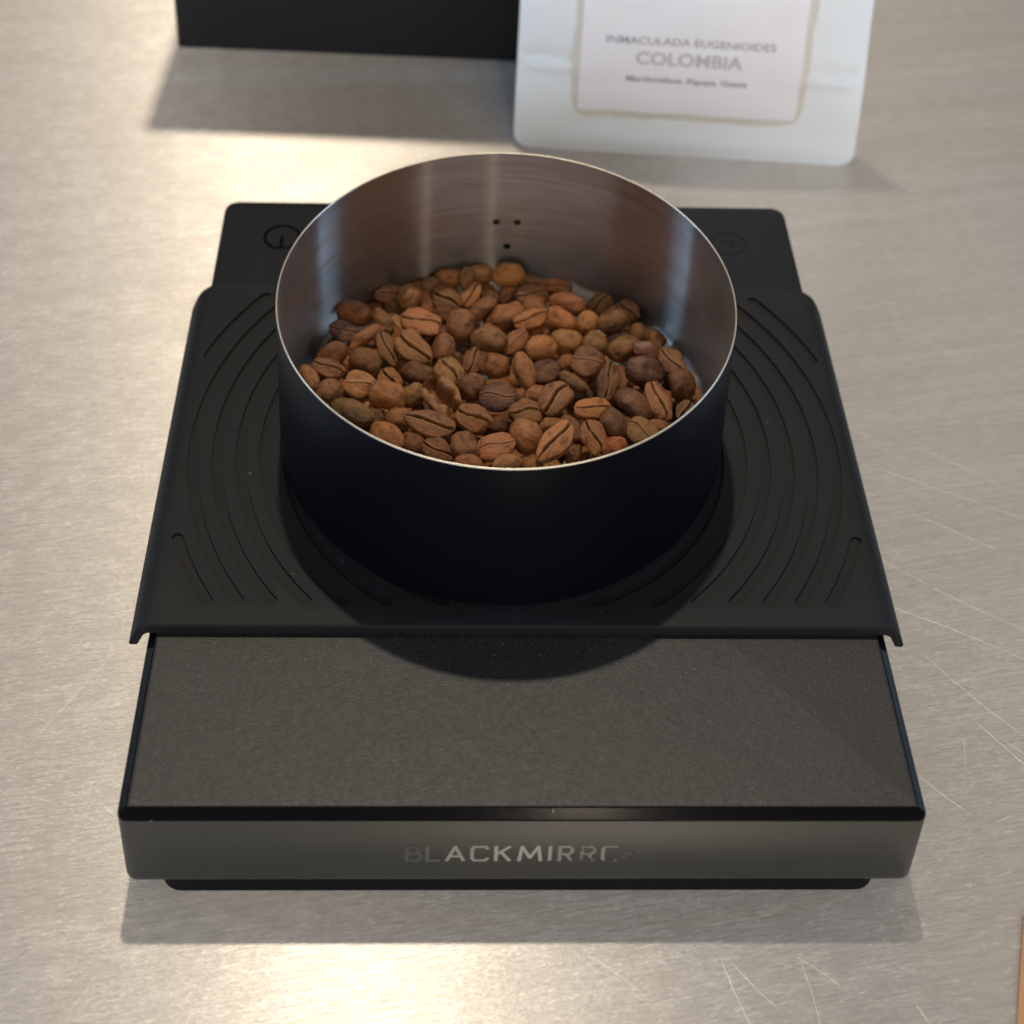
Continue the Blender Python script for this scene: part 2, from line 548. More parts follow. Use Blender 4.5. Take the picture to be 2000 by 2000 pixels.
for sx in (-1, 1):
    for yy in (14, DEP - 14):
        V, F = loft([[(sx * 49 + rr * math.cos(a), yy + rr * math.sin(a), z) for a in [2 * math.pi * k / 24 for k in range(24)]]
                     for rr, z in ((5.2, 0.0), (5.6, 0.1), (5.8, 0.3))])
        sharp(link('rubber_foot', mesh('rubber_foot', V, F), MT['under'], scale))

# lettering, stroke by stroke, 4.2 mm caps; each letter has its own state of wear
GL = {
    'B': [[(0, 0), (0, 1), (.62, 1), (.85, .9), (.85, .62), (.62, .53), (0, .53)], [(.62, .53), (1, .42), (1, .1), (.72, 0), (0, 0)]],
    'L': [[(0, 1), (0, 0), (1, 0)]],
    'A': [[(0, 0), (.5, 1), (1, 0)], [(.2, .3), (.8, .3)]],
    'C': [[(1, .86), (.85, 1), (.15, 1), (0, .85), (0, .15), (.15, 0), (.85, 0), (1, .14)]],
    'K': [[(0, 0), (0, 1)], [(1, 1), (.1, .48)], [(.36, .62), (1, 0)]],
    'M': [[(0, 0), (.12, 1), (.5, .2), (.88, 1), (1, 0)]],
    'I': [[(.5, 0), (.5, 1)]],
    'R': [[(0, 0), (0, 1), (.75, 1), (1, .86), (1, .6), (.75, .46), (0, .46)], [(.5, .46), (1, 0)]],
    'O': [[(.15, 0), (0, .15), (0, .85), (.15, 1), (.85, 1), (1, .85), (1, .15), (.85, 0), (.15, 0)]],
}
LETTERS = [('B', -18.9, 2.2, .66, .13), ('L', -15.6, 1.8, .74, .20), ('A', -12.4, 2.7, .72, .62), ('C', -8.3, 2.5, .74, .6), ('K', -4.4, 2.2, .86, .74),
           ('M', -0.6, 3.5, .90, .78), ('I', 4.15, .5, .70, .68), ('R', 6.0, 2.0, .63, .50), ('R', 9.6, 2.0, .60, .46), ('O', 13.05, 2.6, .54, .5), ('R', 16.7, 2.2, .52, .28)]


def strokes_to_faces(paths, wd, place):
    V, F = [], []
    for path in paths:
        for (a, b) in zip(path[:-1], path[1:]):
            a, b = Vector(a), Vector(b)
            d = (b - a).normalized()
            nrm = Vector((-d.y, d.x)) * wd / 2
            a2, b2 = a - d * wd * 0.35, b + d * wd * 0.35
            i = len(V)
            V += [place(p) for p in (a2 - nrm, b2 - nrm, b2 + nrm, a2 + nrm)]
            F.append((i, i + 1, i + 2, i + 3))
    return V, F


allV, allF, wear, tone = [], [], [], []
k = 0
for ch, x0, wdt, wr, tn in LETTERS:
    paths = [[(x0 + px * wdt, 10.35 + py * 3.9) for px, py in p] for p in GL[ch]]
    for p in paths:
        for a, b in zip(p[:-1], p[1:]):
            k += 1
            V, F = strokes_to_faces([[a, b]], 0.62, lambda q: (q.x, -0.02 - 0.0015 * (k % 7), q.y))
            i = len(allV)
            allV += V
            allF += [tuple(f + i for f in ff) for ff in F]
            wloc = wr
            if ch == 'O':
                wloc = wr + 0.25 - 0.4 * ((a[0] + b[0]) / 2 - x0) / wdt
            wear += [wloc] * 4
            tone += [tn] * 4
me = mesh('lettering', allV, allF)
for nm, dat in (('wear', wear), ('tone', tone)):
    at = me.attributes.new(nm, 'FLOAT', 'POINT')
    at.data.foreach_set('value', dat)
o = link('lettering', me, MT['print'], scale, smooth=False)
o['label'] = 'rubbed pale BLACKMIRROR lettering, first and last letters nearly gone'

# knocks on the front edge
rnd = random.Random(4)


def chip(x, y, z, length, hgt, slope):
    N = 14
    top, bot = [], []
    for i in range(N + 1):
        u = i / N
        e = math.sin(math.pi * min(max(u, 0.02), 0.98)) ** 0.5
        zz = (rnd.random() - .5) * hgt * 0.5
        top.append((x + u * length, y, z + hgt * e * 0.5 + zz))
        bot.append((x + u * length, y, z - hgt * e * 0.5 + zz * 0.4))
    # lies on the chamfer (slope dy/dz)
    pts = [(a, -0.03 + (c - 21.32) * slope if c > 21.32 else -0.03, c) for a, b, c in top + bot]
    F = [(i, i + 1, N + 2 + i, N + 1 + i) for i in range(N)]
    link('paint_chip', mesh('paint_chip', pts, F), MT['chip'], scale, smooth=False)


chip(53.0, 0, 21.75, 7.4, 0.34, 1.0)
chip(45.5, 0, 21.7, 2.6, 0.10, 1.0)
chip(-59.7, 0, 21.65, 0.55, 0.6, 1.0)
chip(4.4, 0, 22.0, 0.18, 1.2, 1.0)

# ------------------------------------------------------------------ silicone mat
mat_ = thing('silicone_mat', 'black silicone mat with concentric grooves draped over the scale', 'mat', (0, 0, 22.92))
Z0 = 22.92
TOP, BOT = 25.3, 22.92


def wing_profile(sc=1.0):
    """right half outer line then inner line (x, z); sc pulls the flap in"""
    out = [(0, TOP), (40, TOP), (62.5, TOP), (64.6, TOP - .02), (65.9, TOP - .28), (66.8, TOP - .95), (67.4, TOP - 2.0), (68.55 , 20.5), (68.5, 20.05), (68.2, 19.85)]
    inn = [(67.2, 19.95), (66.95, 20.3), (66.0, 22.4), (65.5, 22.9), (64.8, 23.1), (63.0, BOT), (40, BOT), (0, BOT)]
    p = out + inn
    return p


def closed(profile):
    left = [(-x, z) for x, z in reversed(profile) if x > 0.01]
    return profile[:-1] + [profile[-1]] + left


base = closed(wing_profile())


def shrink(p, xm):
    return [(max(-xm, min(xm, x)), z) if abs(x) > 60 else (x, z) for x, z in p]


rings = []
ys = [(34.0, .28), (34.1, .12), (34.4, 0)] + [(34.4 + (118.6 - 34.4) * i / 6, 0) for i in range(1, 7)]
for y, inset in ys:
    rings.append([(x, y, z - inset if z > 24 else z) for x, z in base])
for y, ax in ((119.6, 0.25), (120.6, 0.8), (121.3, 1.8), (121.6, 3.2)):
    rr = []
    for x, z in base:
        s = 1 if x > 0 else -1
        if abs(x) > 64.2:
            x = s * max(64.2, abs(x) - ax)
        rr.append((x, y, z))
    rings.append(rr)
V, F = loft(rings)
me_w = mesh('wide', V, F)
V, F = loft([[(x, y, z) for x, y in rrect(-64.5 + i, 64.5 - i, 100, 149.6 - i, 3.0)] for i, z in ((0.0, BOT + .03), (0, TOP - 0.45), (0.12, TOP - 0.14), (0.45, TOP - 0.02))])
me_t = mesh('tongue', V, F)


def arc_cutter(cx, cy, ri, ro, a0, a1, z0, z1):
    """a curved slot with round ends"""
    n = max(6, int(abs(a1 - a0) / math.radians(2.0)))
    rm, hw = (ri + ro) / 2, (ro - ri) / 2
    pts = []
    for i in range(n + 1):
        a = a0 + (a1 - a0) * i / n
        pts.append((cx + ro * math.cos(a), cy + ro * math.sin(a)))
    ex, ey = cx + rm * math.cos(a1), cy + rm * math.sin(a1)
    for k in range(1, 8):
        a = a1 + math.pi * k / 8
        pts.append((ex + hw * math.cos(a), ey + hw * math.sin(a)))
    for i in range(n, -1, -1):
        a = a0 + (a1 - a0) * i / n
        pts.append((cx + ri * math.cos(a), cy + ri * math.sin(a)))
    ex, ey = cx + rm * math.cos(a0), cy + rm * math.sin(a0)
    for k in range(1, 8):
        a = a0 + math.pi + math.pi * k / 8
        pts.append((ex + hw * math.cos(a), ey + hw * math.sin(a)))
    rg = [[(x, y, z) for x, y in pts] for z in (z0, z1)]
    return loft(rg)


cutV, cutF = [], []
GX, GY = 0.3, 76.4
for ro in (68.0, 63.45, 58.9, 54.35, 49.8, 45.25, 40.7):
    ri = ro - 2.15
    rm = (ro + ri) / 2
    N = 1440
    ok = []
    for i in range(N):
        a = 2 * math.pi * i / N
        x, y = GX + rm * math.cos(a), GY + rm * math.sin(a)
        ok.append(abs(x - GX) < 62.75 and 39.2 < y < 117.9)
    runs = []
    if all(ok):
        continue
    st = next(i for i in range(N) if ok[i] and not ok[i - 1])
    i = 0
    while i < N:
        j = (st + i) % N
        if ok[j]:
            L = 0
            while ok[(st + i + L) % N] and L < N:
                L += 1
            runs.append((st + i, st + i + L - 1))
            i += L
        else:
            i += 1
    for (i0, i1) in runs:
        V, F = arc_cutter(GX, GY, ri, ro, 2 * math.pi * i0 / N, 2 * math.pi * i1 / N, TOP - 0.55, TOP + 1.5)
        b0 = len(cutV)
        cutV += V
        cutF += [tuple(f + b0 for f in ff) for ff in F]
me_c = mesh('cut', cutV, cutF)


def fix_normals(me):
    bm = bmesh.new()
    bm.from_mesh(me)
    bmesh.ops.recalc_face_normals(bm, faces=bm.faces)
    bm.to_mesh(me)
    bm.free()


for m_ in (me_w, me_t, me_c):
    fix_normals(m_)
ow = bpy.data.objects.new('tmp_w', me_w)
ot = bpy.data.objects.new('tmp_t', me_t)
oc = bpy.data.objects.new('tmp_c', me_c)
for q in (ow, ot, oc):
    COL.objects.link(q)
md = ow.modifiers.new('u', 'BOOLEAN')
md.operation, md.object, md.solver = 'UNION', ot, 'EXACT'
md = ow.modifiers.new('d', 'BOOLEAN')
md.operation, md.object, md.solver = 'DIFFERENCE', oc, 'EXACT'
dg = bpy.context.evaluated_depsgraph_get()
dg.update()
me_m = bpy.data.meshes.new_from_object(ow.evaluated_get(dg))
for q in (ow, ot, oc):
    bpy.data.objects.remove(q, do_unlink=True)
me_m.materials.clear()
me_m.name = 'grooved_sheet'
me_m.transform(Matrix.Translation((0, 0, -Z0 * MM)))
o = link('grooved_sheet', me_m, MT['rubber'], mat_)
sharp(o, 35)


def ring_strip(cx, cy, r, wd, a0, a1, z, n=48):
    V, F = [], []
    for i in range(n + 1):
        a = math.radians(a0 + (a1 - a0) * i / n)
        for rr in (r - wd / 2, r + wd / 2):
            V.append((cx + rr * math.cos(a), cy + rr * math.sin(a), z))
    for i in range(n):
        F.append((2 * i, 2 * i + 1, 2 * i + 3, 2 * i + 2))
    return V, F


def icon(name, parts, m, label):
    V, F = [], []
    for v, f in parts:
        b = len(V)
        V += v
        F += [tuple(i + b for i in ff) for ff in f]
    me = mesh(name, [(x, y, z - Z0) for x, y, z in V], F)
    fix_normals(me)
    o = link(name, me, m, mat_, smooth=False)
    o['label'] = label


zi = TOP + 0.02
icon('tare_icon', [ring_strip(-50.6, 137.2, 3.85, 0.8, -58, 238, zi),
                   strokes_to_faces([[(-52.5, 133.55), (-48.7, 133.55)]], .6, lambda q: (q.x, q.y, zi + .003)),
                   strokes_to_faces([[(-50.6, 133.6), (-50.6, 137.4)]], .75, lambda q: (q.x, q.y, zi + .006))], MT['icon'], 'dark T in a broken ring')
icon('timer_icon', [ring_strip(50.2, 136.7, 3.75, 0.55, 0, 360, zi),
                    strokes_to_faces([[(48.6, 137.4), (50.9, 137.2)]], .5, lambda q: (q.x, q.y, zi + .003)),
                    strokes_to_faces([[(50.9, 137.3), (51.0, 135.3)]], .6, lambda q: (q.x, q.y, zi + .006))], MT['iconsoft'], 'faint clock ring with two hands')

# ------------------------------------------------------------------ dosing cup
CX, CY = -2.48, 81.12
ZB, ZR = 25.32, 60.4
RO, RB = 42.95, 43.3
cup = thing('dosing_cup', 'round steel dosing cup with navy black outside, full of coffee beans', 'cup', (CX, CY, ZB))


def lathe(prof, n=160):
    V, F = [], []
    for r, z in prof:
        for k in range(n):
            a = 2 * math.pi * k / n
            V.append((r * math.cos(a), r * math.sin(a), z))
    for i in range(len(prof) - 1):
        for k in range(n):
            a, b = i * n + k, i * n + (k + 1) % n
            F.append((a, b, b + n, a + n))
    return V, F


H = ZR - ZB
V, F = lathe([(0.01, 0.0), (RB - 1.6, 0.0), (RB - 0.7, 0.12), (RB - .15, 0.6), (RB, 1.4), (RB, 6), (RO + .1, H * .6), (RO, H - 0.55), (RO - 0.02, H - 0.3)])
o = link('outer_wall', mesh('outer_wall', V, F), MT['coat'], cup)
fix_normals(o.data)
o['label'] = 'matt navy black coated outside of the cup'
V, F = lathe([(RO - 0.02, H - 0.3), (RO - 0.06, H - 0.1), (RO - 0.15, H), (RO - 0.3, H - 0.02), (RO - 0.38, H - 0.16)])
o = link('rim', mesh('rim', V, F), MT['rim'], cup)
fix_normals(o.data)
RI = RO - 0.38
FL = 1.0
V, F = lathe([(RI, H - 0.16), (RI, H * .75), (RI, H * .5), (RI, H * .3), (RI, FL + 2.6)] +
             [(RI - 2.4 + 2.4 * math.cos(a), FL + 2.4 - 2.4 * math.sin(a)) for a in [math.pi / 2 * k / 7 for k in range(1, 8)]] +
             [(34, FL - .02), (20, FL - .03), (0.01, FL - .03)])
o = link('inner_wall', mesh('inner_wall', V, F), MT['steel'], cup)
o['label'] = 'bare turned steel inside of the cup'
for (dx, z, m_) in ((-0.69, 41.82, MT['dotred']), (3.78, 41.88, MT['dotred']), (1.8, 35.06, MT['dot'])):
    ang = math.atan2(math.sqrt(RI ** 2 - dx * dx), dx)
    V = []
    for k in range(20):
        a = 2 * math.pi * k / 20
        aa = ang - 0.78 * math.cos(a) / RI
        V.append(((RI - .03) * math.cos(aa), (RI - .03) * math.sin(aa), z - ZB + 0.78 * math.sin(a)))
    link('punched_dot', mesh('punched_dot', V, [tuple(range(20))]), m_, cup, smooth=False)

# ------------------------------------------------------------------ coffee beans
rnd = random.Random(11)


def sstep(a, b, x):
    t = min(max((x - a) / (b - a), 0), 1)
    return t * t * (3 - 2 * t)


def bean_mesh(seed, kind):
    """unit bean: x in +-1 long axis, y +-1 wide, dome to z=+1, flat face near z=-0.25 carrying the crease"""
    r_ = random.Random(seed)
    NU, NP = 34, 60
    off = Vector((seed * 3.1, seed * 1.7, seed * 0.9))
    egg = r_.uniform(-.14, .14)
    bend = r_.uniform(-.10, .10)
    s_amp = r_.uniform(.06, .19) * r_.choice((-1, 1))
    s_ph = r_.uniform(-.4, .4)
    gdep = dict(plain=.34, open=.50, closed=.26, peaberry=.25, shell=1.15, wrinkled=.55)[kind]
    gw = dict(plain=.07, open=.115, closed=.045, peaberry=.055, shell=.50, wrinkled=.085)[kind]
    flat = dict(plain=.36, open=.34, closed=.38, peaberry=.8, shell=.36, wrinkled=.34)[kind]
    wr = .065 if kind == 'wrinkled' else .03
    V, CR, LP = [], [], []
    # angles round the long axis, crowded at the crease (phi = -90 deg)
    phis = []
    for j in range(NP):
        u = j / NP
        t = 2 * math.pi * u
        phis.append(-math.pi / 2 + t - 0.62 * math.sin(t))
    for i in range(1, NU):
        th = math.pi * i / NU
        x = -math.cos(th)
        rr = math.sin(th)
        rr = rr ** 0.86
        for ph in phis:
            y, z = rr * math.cos(ph), rr * math.sin(ph)
            X = x
            Y = y * (1 + egg * x)
            cr = lp = 0.0
            if z >= 0:
                Z = z * (1 - .06 * x * x)
            else:
                q = z / max(rr, 1e-6)
                Z = -flat * rr * abs(q) ** 0.52 if kind != 'peaberry' else z * flat
                yc = s_amp * math.sin(2.6 * x + s_ph) + .05 * noise.noise(Vector((x * 4.5, seed * 2.2, 1)))
                d = (Y - yc)
                endf = 1 - sstep(.80, 1.02, abs(x))
                wv = gw * (0.7 + 0.5 * noise.noise(Vector((x * 3, seed, 0))))
                g = math.exp(-(d / wv) ** 2) * endf
                l_ = math.exp(-((abs(d) - wv * 1.9) / (.10 + wv * .4)) ** 2) * endf
                side = 1.0 if d > 0 else 0.55
                Z += gdep * g * min(1.0, abs(q) * 1.6) - .05 * l_ * side * abs(q)
                cr = g * (1.0 if kind != 'shell' else .35)
                lp = l_ * abs(q)
            P0 = Vector((X * 1.3, Y * 1.3, Z * 1.3)) + off
            n1 = noise.noise(P0 * 0.9) * (.26 if kind == 'wrinkled' else .15) + noise.noise(P0 * 2.0) * .04
            n2 = (1 - abs(noise.noise(P0 * 3.2))) ** 3
            n3 = noise.noise(P0 * 6.5)
            k = 1 + n1 + wr * (n3 * .5 - n2 * .8)
            V.append((X * k, Y * k + bend * (1 - x * x), Z * k + .06 * x * x * (1 if seed % 2 else -1)))
            CR.append(cr)
            LP.append(lp)
    n0 = len(V)
    F = []
    for i in range(NU - 2):
        for j in range(NP):
            a, b = i * NP + j, i * NP + (j + 1) % NP
            F.append((a, b, b + NP, a + NP))
    V += [(-1.0, bend * 0, 0.03), (1.0, 0, 0.03)]
    CR += [0, 0]
    LP += [0, 0]
    for j in range(NP):
        F.append((n0, (j + 1) % NP, j))
        F.append((n0 + 1, (NU - 2) * NP + j, (NU - 2) * NP + (j + 1) % NP))
    me = mesh('coffee_bean', V, F, 1.0)
    fix_normals(me)
    for nm, dat in (('crease', CR), ('lip', LP)):
        at = me.attributes.new(nm, 'FLOAT', 'POINT')
        at.data.foreach_set('value', dat)
    me.materials.append(MT['bean'])
    me.polygons.foreach_set('use_smooth', [True] * len(me.polygons))
    return me


BV = {}
sd = 1
for kind, cnt in (('plain', 4), ('open', 4), ('closed', 3), ('wrinkled', 4), ('peaberry', 2), ('shell', 1)):
    BV[kind] = []
    for _ in range(cnt):
        BV[kind].append(bean_mesh(sd, kind))
        sd += 1

COLS = dict(o=(0.400, 0.155, 0.054), m=(0.335, 0.152, 0.074), y=(0.385, 0.200, 0.084), d=(0.215, 0.098, 0.052), p=(0.105, 0.050, 0.040), r=(0.345, 0.130, 0.062), b=(0.45, 0.130, 0.040), g=(0.335, 0.195, 0.074))
CW = dict(o='orange brown', m='medium brown', y='tan', d='dark brown', p='purplish black', r='reddish brown', b='bright orange', g='olive tan')

# seen in the cup: crop (A or B), x, y, length, width, image angle, pose, colour, deeper by mm, kind, own label
S_ = 4.391
BEANS = []


def A(x, y, L, W, a, pose, c, dz=0.0, kind=None, lab=None):
    BEANS.append((560 + x / S_, 480 + y / S_, L, W, a, pose, c, dz, kind, lab))


def B(x, y, *r, **k):
    A(x + 1756.4, y, *r, **k)


A(850, 385, 240, 170, 5, 'C', 'd', 0, 'open'); A(1070, 450, 240, 200, 78, 'S', 'y', -1, 'wrinkled'); A(1040, 265, 200, 130, 75, 'S', 'y', 1)
A(1190, 265, 190, 150, 10, 'B', 'y', 2); A(1390, 195, 250, 140, 0, 'B', 'o', 1); A(1300, 320, 220, 160, 40, 'C', 'y', 2); A(1370, 455, 270, 200, -35, 'C', 'm', -.5, 'open')
A(1530, 290, 190, 130, 80, 'B', 'y', 1); A(1580, 420, 230, 140, 55, 'C', 'o', 0); A(1660, 180, 230, 140, -5, 'B', 'g', 1); A(1650, 320, 150, 130, 20, 'B', 'm', 3)
A(1740, 430, 240, 150, -50, 'B', 'd', 1.5); A(1690, 540, 260, 160, 35, 'B', 'd', 0); A(590, 580, 310, 200, -15, 'B', 'o', 0, 'plain'); A(490, 730, 270, 170, -20, 'C', 'p', 1.5, 'wrinkled', 'dark wrinkled coffee bean lying in the shadow against the cup wall')
A(690, 790, 340, 130, 35, 'S', 'r', 0); A(835, 640, 250, 140, -50, 'S', 'y', 0); A(930, 565, 210, 150, -70, 'C', 'd', 1.5); A(760, 535, 150, 100, 0, 'B', 'm', 3)
A(1140, 650, 350, 240, -15, 'C', 'r', -.5, 'wrinkled', 'wide reddish coffee bean with a long ragged crack'); A(1340, 610, 200, 150, -10, 'B', 'r', 2.5); A(1500, 690, 280, 240, 80, 'B', 'd', -.5, 'peaberry')
A(870, 890, 310, 160, -68, 'C', 'y', .5, 'wrinkled'); A(1090, 870, 330, 220, -40, 'C', 'm', -1, 'open', 'bean with deep curved crease between a reddish cracked bean and a tan one'); A(1340, 880, 260, 180, 80, 'B', 'm', .5)
A(1740, 815, 290, 210, -10, 'B', 'g', -.5, 'plain', 'olive tan smooth coffee bean lying back up in the middle of the heap'); A(410, 935, 240, 200, 20, 'B', 'r', .5); A(365, 1045, 280, 180, -25, 'C', 'm', -.5)
A(660, 1000, 280, 210, -10, 'B', 'o', 0); A(200, 1140, 250, 140, -60, 'B', 'm', 1); A(365, 1250, 220, 200, 60, 'B', 'y', .5); A(620, 1195, 270, 220, -10, 'C', 'm', .5, 'closed')
A(890, 1150, 230, 190, -60, 'C', 'm', 2, 'open'); A(860, 1310, 320, 240, -15, 'B', 'o', -1, 'peaberry', 'smooth round orange brown peaberry near the front of the cup'); A(1120, 1100, 300, 180, -10, 'B', 'd', .5)
A(1080, 1290, 220, 190, 70, 'B', 'g', 1.5); A(1400, 1070, 260, 230, -60, 'C', 'y', -.5, 'open'); A(1600, 980, 240, 190, 60, 'C', 'd', 1, 'wrinkled'); A(1790, 1040, 260, 210, -10, 'B', 'o', 0, 'wrinkled')
A(1600, 1220, 240, 220, 10, 'B', 'r', .5, 'peaberry'); A(1340, 1290, 420, 270, -52, 'C', 'd', -2, 'shell', 'large hollow ear-shaped coffee bean with its inside split open'); A(1800, 1285, 310, 240, 5, 'C', 'p', -1, 'closed', 'coffee bean with a flat purplish black face')
A(960, 1490, 220, 210, -60, 'B', 'm', 1); A(1230, 1520, 420, 220, -15, 'C', 'm', -1.5, 'open', 'long coffee bean with straight open crease below the hollow ear-shaped one'); A(1610, 1475, 300, 250, -30, 'C', 'o', -.5, 'wrinkled')
A(570, 1430, 360, 190, -25, 'B', 'g', -.5); A(750, 1480, 210, 140, -30, 'B', 'd', 3); A(860, 1640, 310, 210, -35, 'B', 'o', -.5); A(1090, 1700, 220, 190, -20, 'B', 'd', 1)
A(1310, 1760, 270, 190, -30, 'C', 'o', -.5, 'wrinkled'); A(1510, 1720, 250, 220, -50, 'B', 'd', 0); A(1560, 1870, 230, 150, -10, 'B', 'm', -.5); A(1790, 1720, 330, 230, 20, 'C', 'r', -1, 'closed'); A(1800, 1545, 170, 150, 0, 'B', 'd', 3); A(480, 1290, 170, 130, 30, 'B', 'm', 3)
B(130, 265, 275, 200, 5, 'B', 'o', 0, 'plain', 'smooth orange brown coffee bean at the back of the heap below the punched dots'); B(410, 250, 230, 140, -20, 'C', 'd', 1); B(550, 355, 240, 130, -10, 'C', 'm', 1.5); B(340, 420, 280, 190, 5, 'C', 'm', -.5, 'wrinkled')
B(130, 420, 250, 140, 50, 'B', 'm', 1); B(660, 505, 320, 190, -15, 'B', 'r', 0, 'plain'); B(130, 600, 310, 190, 28, 'B', 'm', -.5); B(350, 620, 300, 180, 15, 'C', 'o', -1, 'wrinkled'); B(600, 655, 270, 190, -40, 'B', 'o', 0)
B(920, 505, 240, 190, 40, 'C', 'y', .5, 'open'); B(820, 665, 220, 180, 70, 'B', 'y', .5); B(1040, 650, 290, 170, 20, 'B', 'd', -.5); B(1175, 560, 210, 190, -50, 'C', 'd', 1); B(1270, 765, 190, 150, -70, 'S', 'o', .5)
B(1070, 805, 210, 130, 20, 'B', 'p', 3); B(200, 825, 270, 160, 40, 'C', 'd', .5); B(430, 880, 270, 210, 10, 'B', 'm', 0); B(670, 825, 290, 200, -10, 'B', 'y', -.5, 'plain', 'pale tan coffee bean lying back up beside a medium brown one'); B(890, 855, 230, 200, -50, 'B', 'y', .5)
B(1130, 890, 310, 210, 20, 'B', 'y', 0); B(1400, 800, 190, 150, -30, 'B', 'o', 1.5); B(1300, 1095, 320, 260, -10, 'B', 'p', -.5, 'plain', 'smooth purplish black coffee bean near the right wall of the cup'); B(1560, 1010, 290, 190, -50, 'C', 'y', 0, 'wrinkled'); B(1620, 1190, 270, 220, -60, 'B', 'o', 0)
B(285, 1080, 330, 170, -70, 'B', 'y', -.5); B(470, 1080, 250, 210, 20, 'C', 'p', 1.5, 'closed'); B(640, 1010, 170, 140, 50, 'B', 'm', 3); B(820, 1000, 280, 250, -15, 'C', 'm', -1, 'closed'); B(1000, 1150, 340, 190, 75, 'C', 'd', -.5, 'wrinkled')
B(710, 1170, 290, 120, -30, 'S', 'y', 1); B(760, 1285, 210, 120, 0, 'B', 'p', 3); B(550, 1310, 310, 250, 45, 'C', 'y', -1, 'open', 'pale tan coffee bean with a clean curved crease facing up'); B(385, 1290, 200, 180, 10, 'B', 'y', 1.5); B(290, 1430, 260, 210, 0, 'C', 'd', 0, 'wrinkled')
B(860, 1390, 310, 200, 0, 'C', 'o', -.5, 'plain'); B(1210, 1370, 370, 210, -35, 'B', 'm', -.5); B(1440, 1335, 360, 210, -70, 'C', 'r', 0); B(1050, 1530, 290, 210, -60, 'B', 'm', 0); B(1290, 1590, 280, 220, -30, 'C', 'y', -.5, 'closed')
B(860, 1640, 310, 200, -65, 'C', 'o', -.5, 'wrinkled'); B(300, 1650, 320, 260, -60, 'B', 'm', 0); B(530, 1690, 430, 220, 50, 'C', 'r', -1.5, 'open', 'long reddish coffee bean with a straight crease beside the front rim'); B(705, 1600, 250, 160, -60, 'B', 'm', 1.5); B(710, 1760, 200, 120, 70, 'B', 'm', 1)
B(1060, 1735, 210, 180, 20, 'B', 'b', 0, 'plain', 'small bright orange coffee bean half hidden by the front rim'); B(140, 1870, 270, 150, 15, 'B', 'y', -.5); B(350, 1875, 190, 140, -20, 'B', 'm', .5); B(1660, 1420, 190, 160, 60, 'C', 'y', .5, 'open'); B(520, 1540, 220, 130, 10, 'B', 'd', 3); B(30, 1540, 170, 150, 30, 'B', 'm', 3); B(240, 1300, 170, 150, 40, 'B', 'o', 2.5); B(1430, 1560, 200, 120, -10, 'B', 'm', 1)

A(1825, 911, 200, 160, 20, 'B', 'd', 3.5); B(567, 953, 190, 150, -20, 'B', 'd', 3.5); A(1230, 1000, 200, 150, 10, 'B', 'd', 3.5)


def pix_ray(px, py):
    d = Vector(((px - 1000 - PPX) / FPX, -(py - 1000 - PPY) / FPX, -1.0))
    return (RCAM @ d).normalized()


def pile(x, y):
    """height of the top of the heap, mm"""
    s = y - CY
    h = 35.3 - 0.125 * s - 0.0012 * max(s, 0) ** 2
    h -= 0.05 * max(0, (x - CX) * 0.6 + s * 0.5 - 18)
    return max(h, 29.2)


FLOOR = ZB + FL
camv = CAM * 1000
bodies = []   # dict(c, ax(3 axes), half(3), ray, deep)
for (px, py, L, W, ang, pose, c, dz, kind, lab) in BEANS:
    d = pix_ray(px, py)
    tt = 300.0
    for _ in range(40):
        p = camv + d * tt
        tt += (pile(p.x, p.y) - p.z) / d.z * 0.8
    dz += rnd.uniform(-1.0, 1.0)
    p = camv + d * (tt + dz * 1.5)
    depth = -(RCAM.transposed() @ (p - camv)).z
    k = depth / FPX / S_ * 0.5
    hl, hw = L * k * 1.07, W * k * 1.10
    # image directions
    ix, iy = RCAM @ Vector((1, 0, 0)), RCAM @ Vector((0, 1, 0))
    a = math.radians(ang)
    imdir = ix * math.cos(a) + iy * math.sin(a)
    up = (Vector((0, 0, 1)) * 0.75 - d * 0.65 + Vector((rnd.uniform(-.22, .22), rnd.uniform(-.22, .22), 0))).normalized()
    if pose == 'S':
        up = (up + (ix * math.sin(a) - iy * math.cos(a)) * rnd.choice((-1.3, 1.3))).normalized()
    # long axis: in the plane normal to up, seen along the drawn angle
    ax = imdir - d * (imdir.dot(up) / d.dot(up))
    ax.normalize()
    az = up if pose != 'C' else -up
    az = (az - ax * az.dot(ax)).normalized()
    ay = az.cross(ax)
    ht = hw * (0.80 if pose != 'S' else 0.70)
    if pose == 'S':
        ht, hw = hw * .85, hw * 1.05
    bodies.append(dict(c=p, ax=(ax, ay, az), half=(hl, hw, ht), ray=d, dz=dz, pose=pose, col=c, kind=kind, lab=lab, seen=True))


def spheres(b):
    hl, hw, ht = b['half']
    r = (hw * ht * min(hw, ht)) ** (1 / 3) * 0.95
    r = min(r, 0.5 * (hw + ht) * 0.85)
    n = 3
    e = max(hl - r, 0.05)
    zc = 0.30 * ht
    return [b['c'] + b['ax'][0] * (e * (2 * i / (n - 1) - 1)) + b['ax'][2] * zc for i in range(n)], r


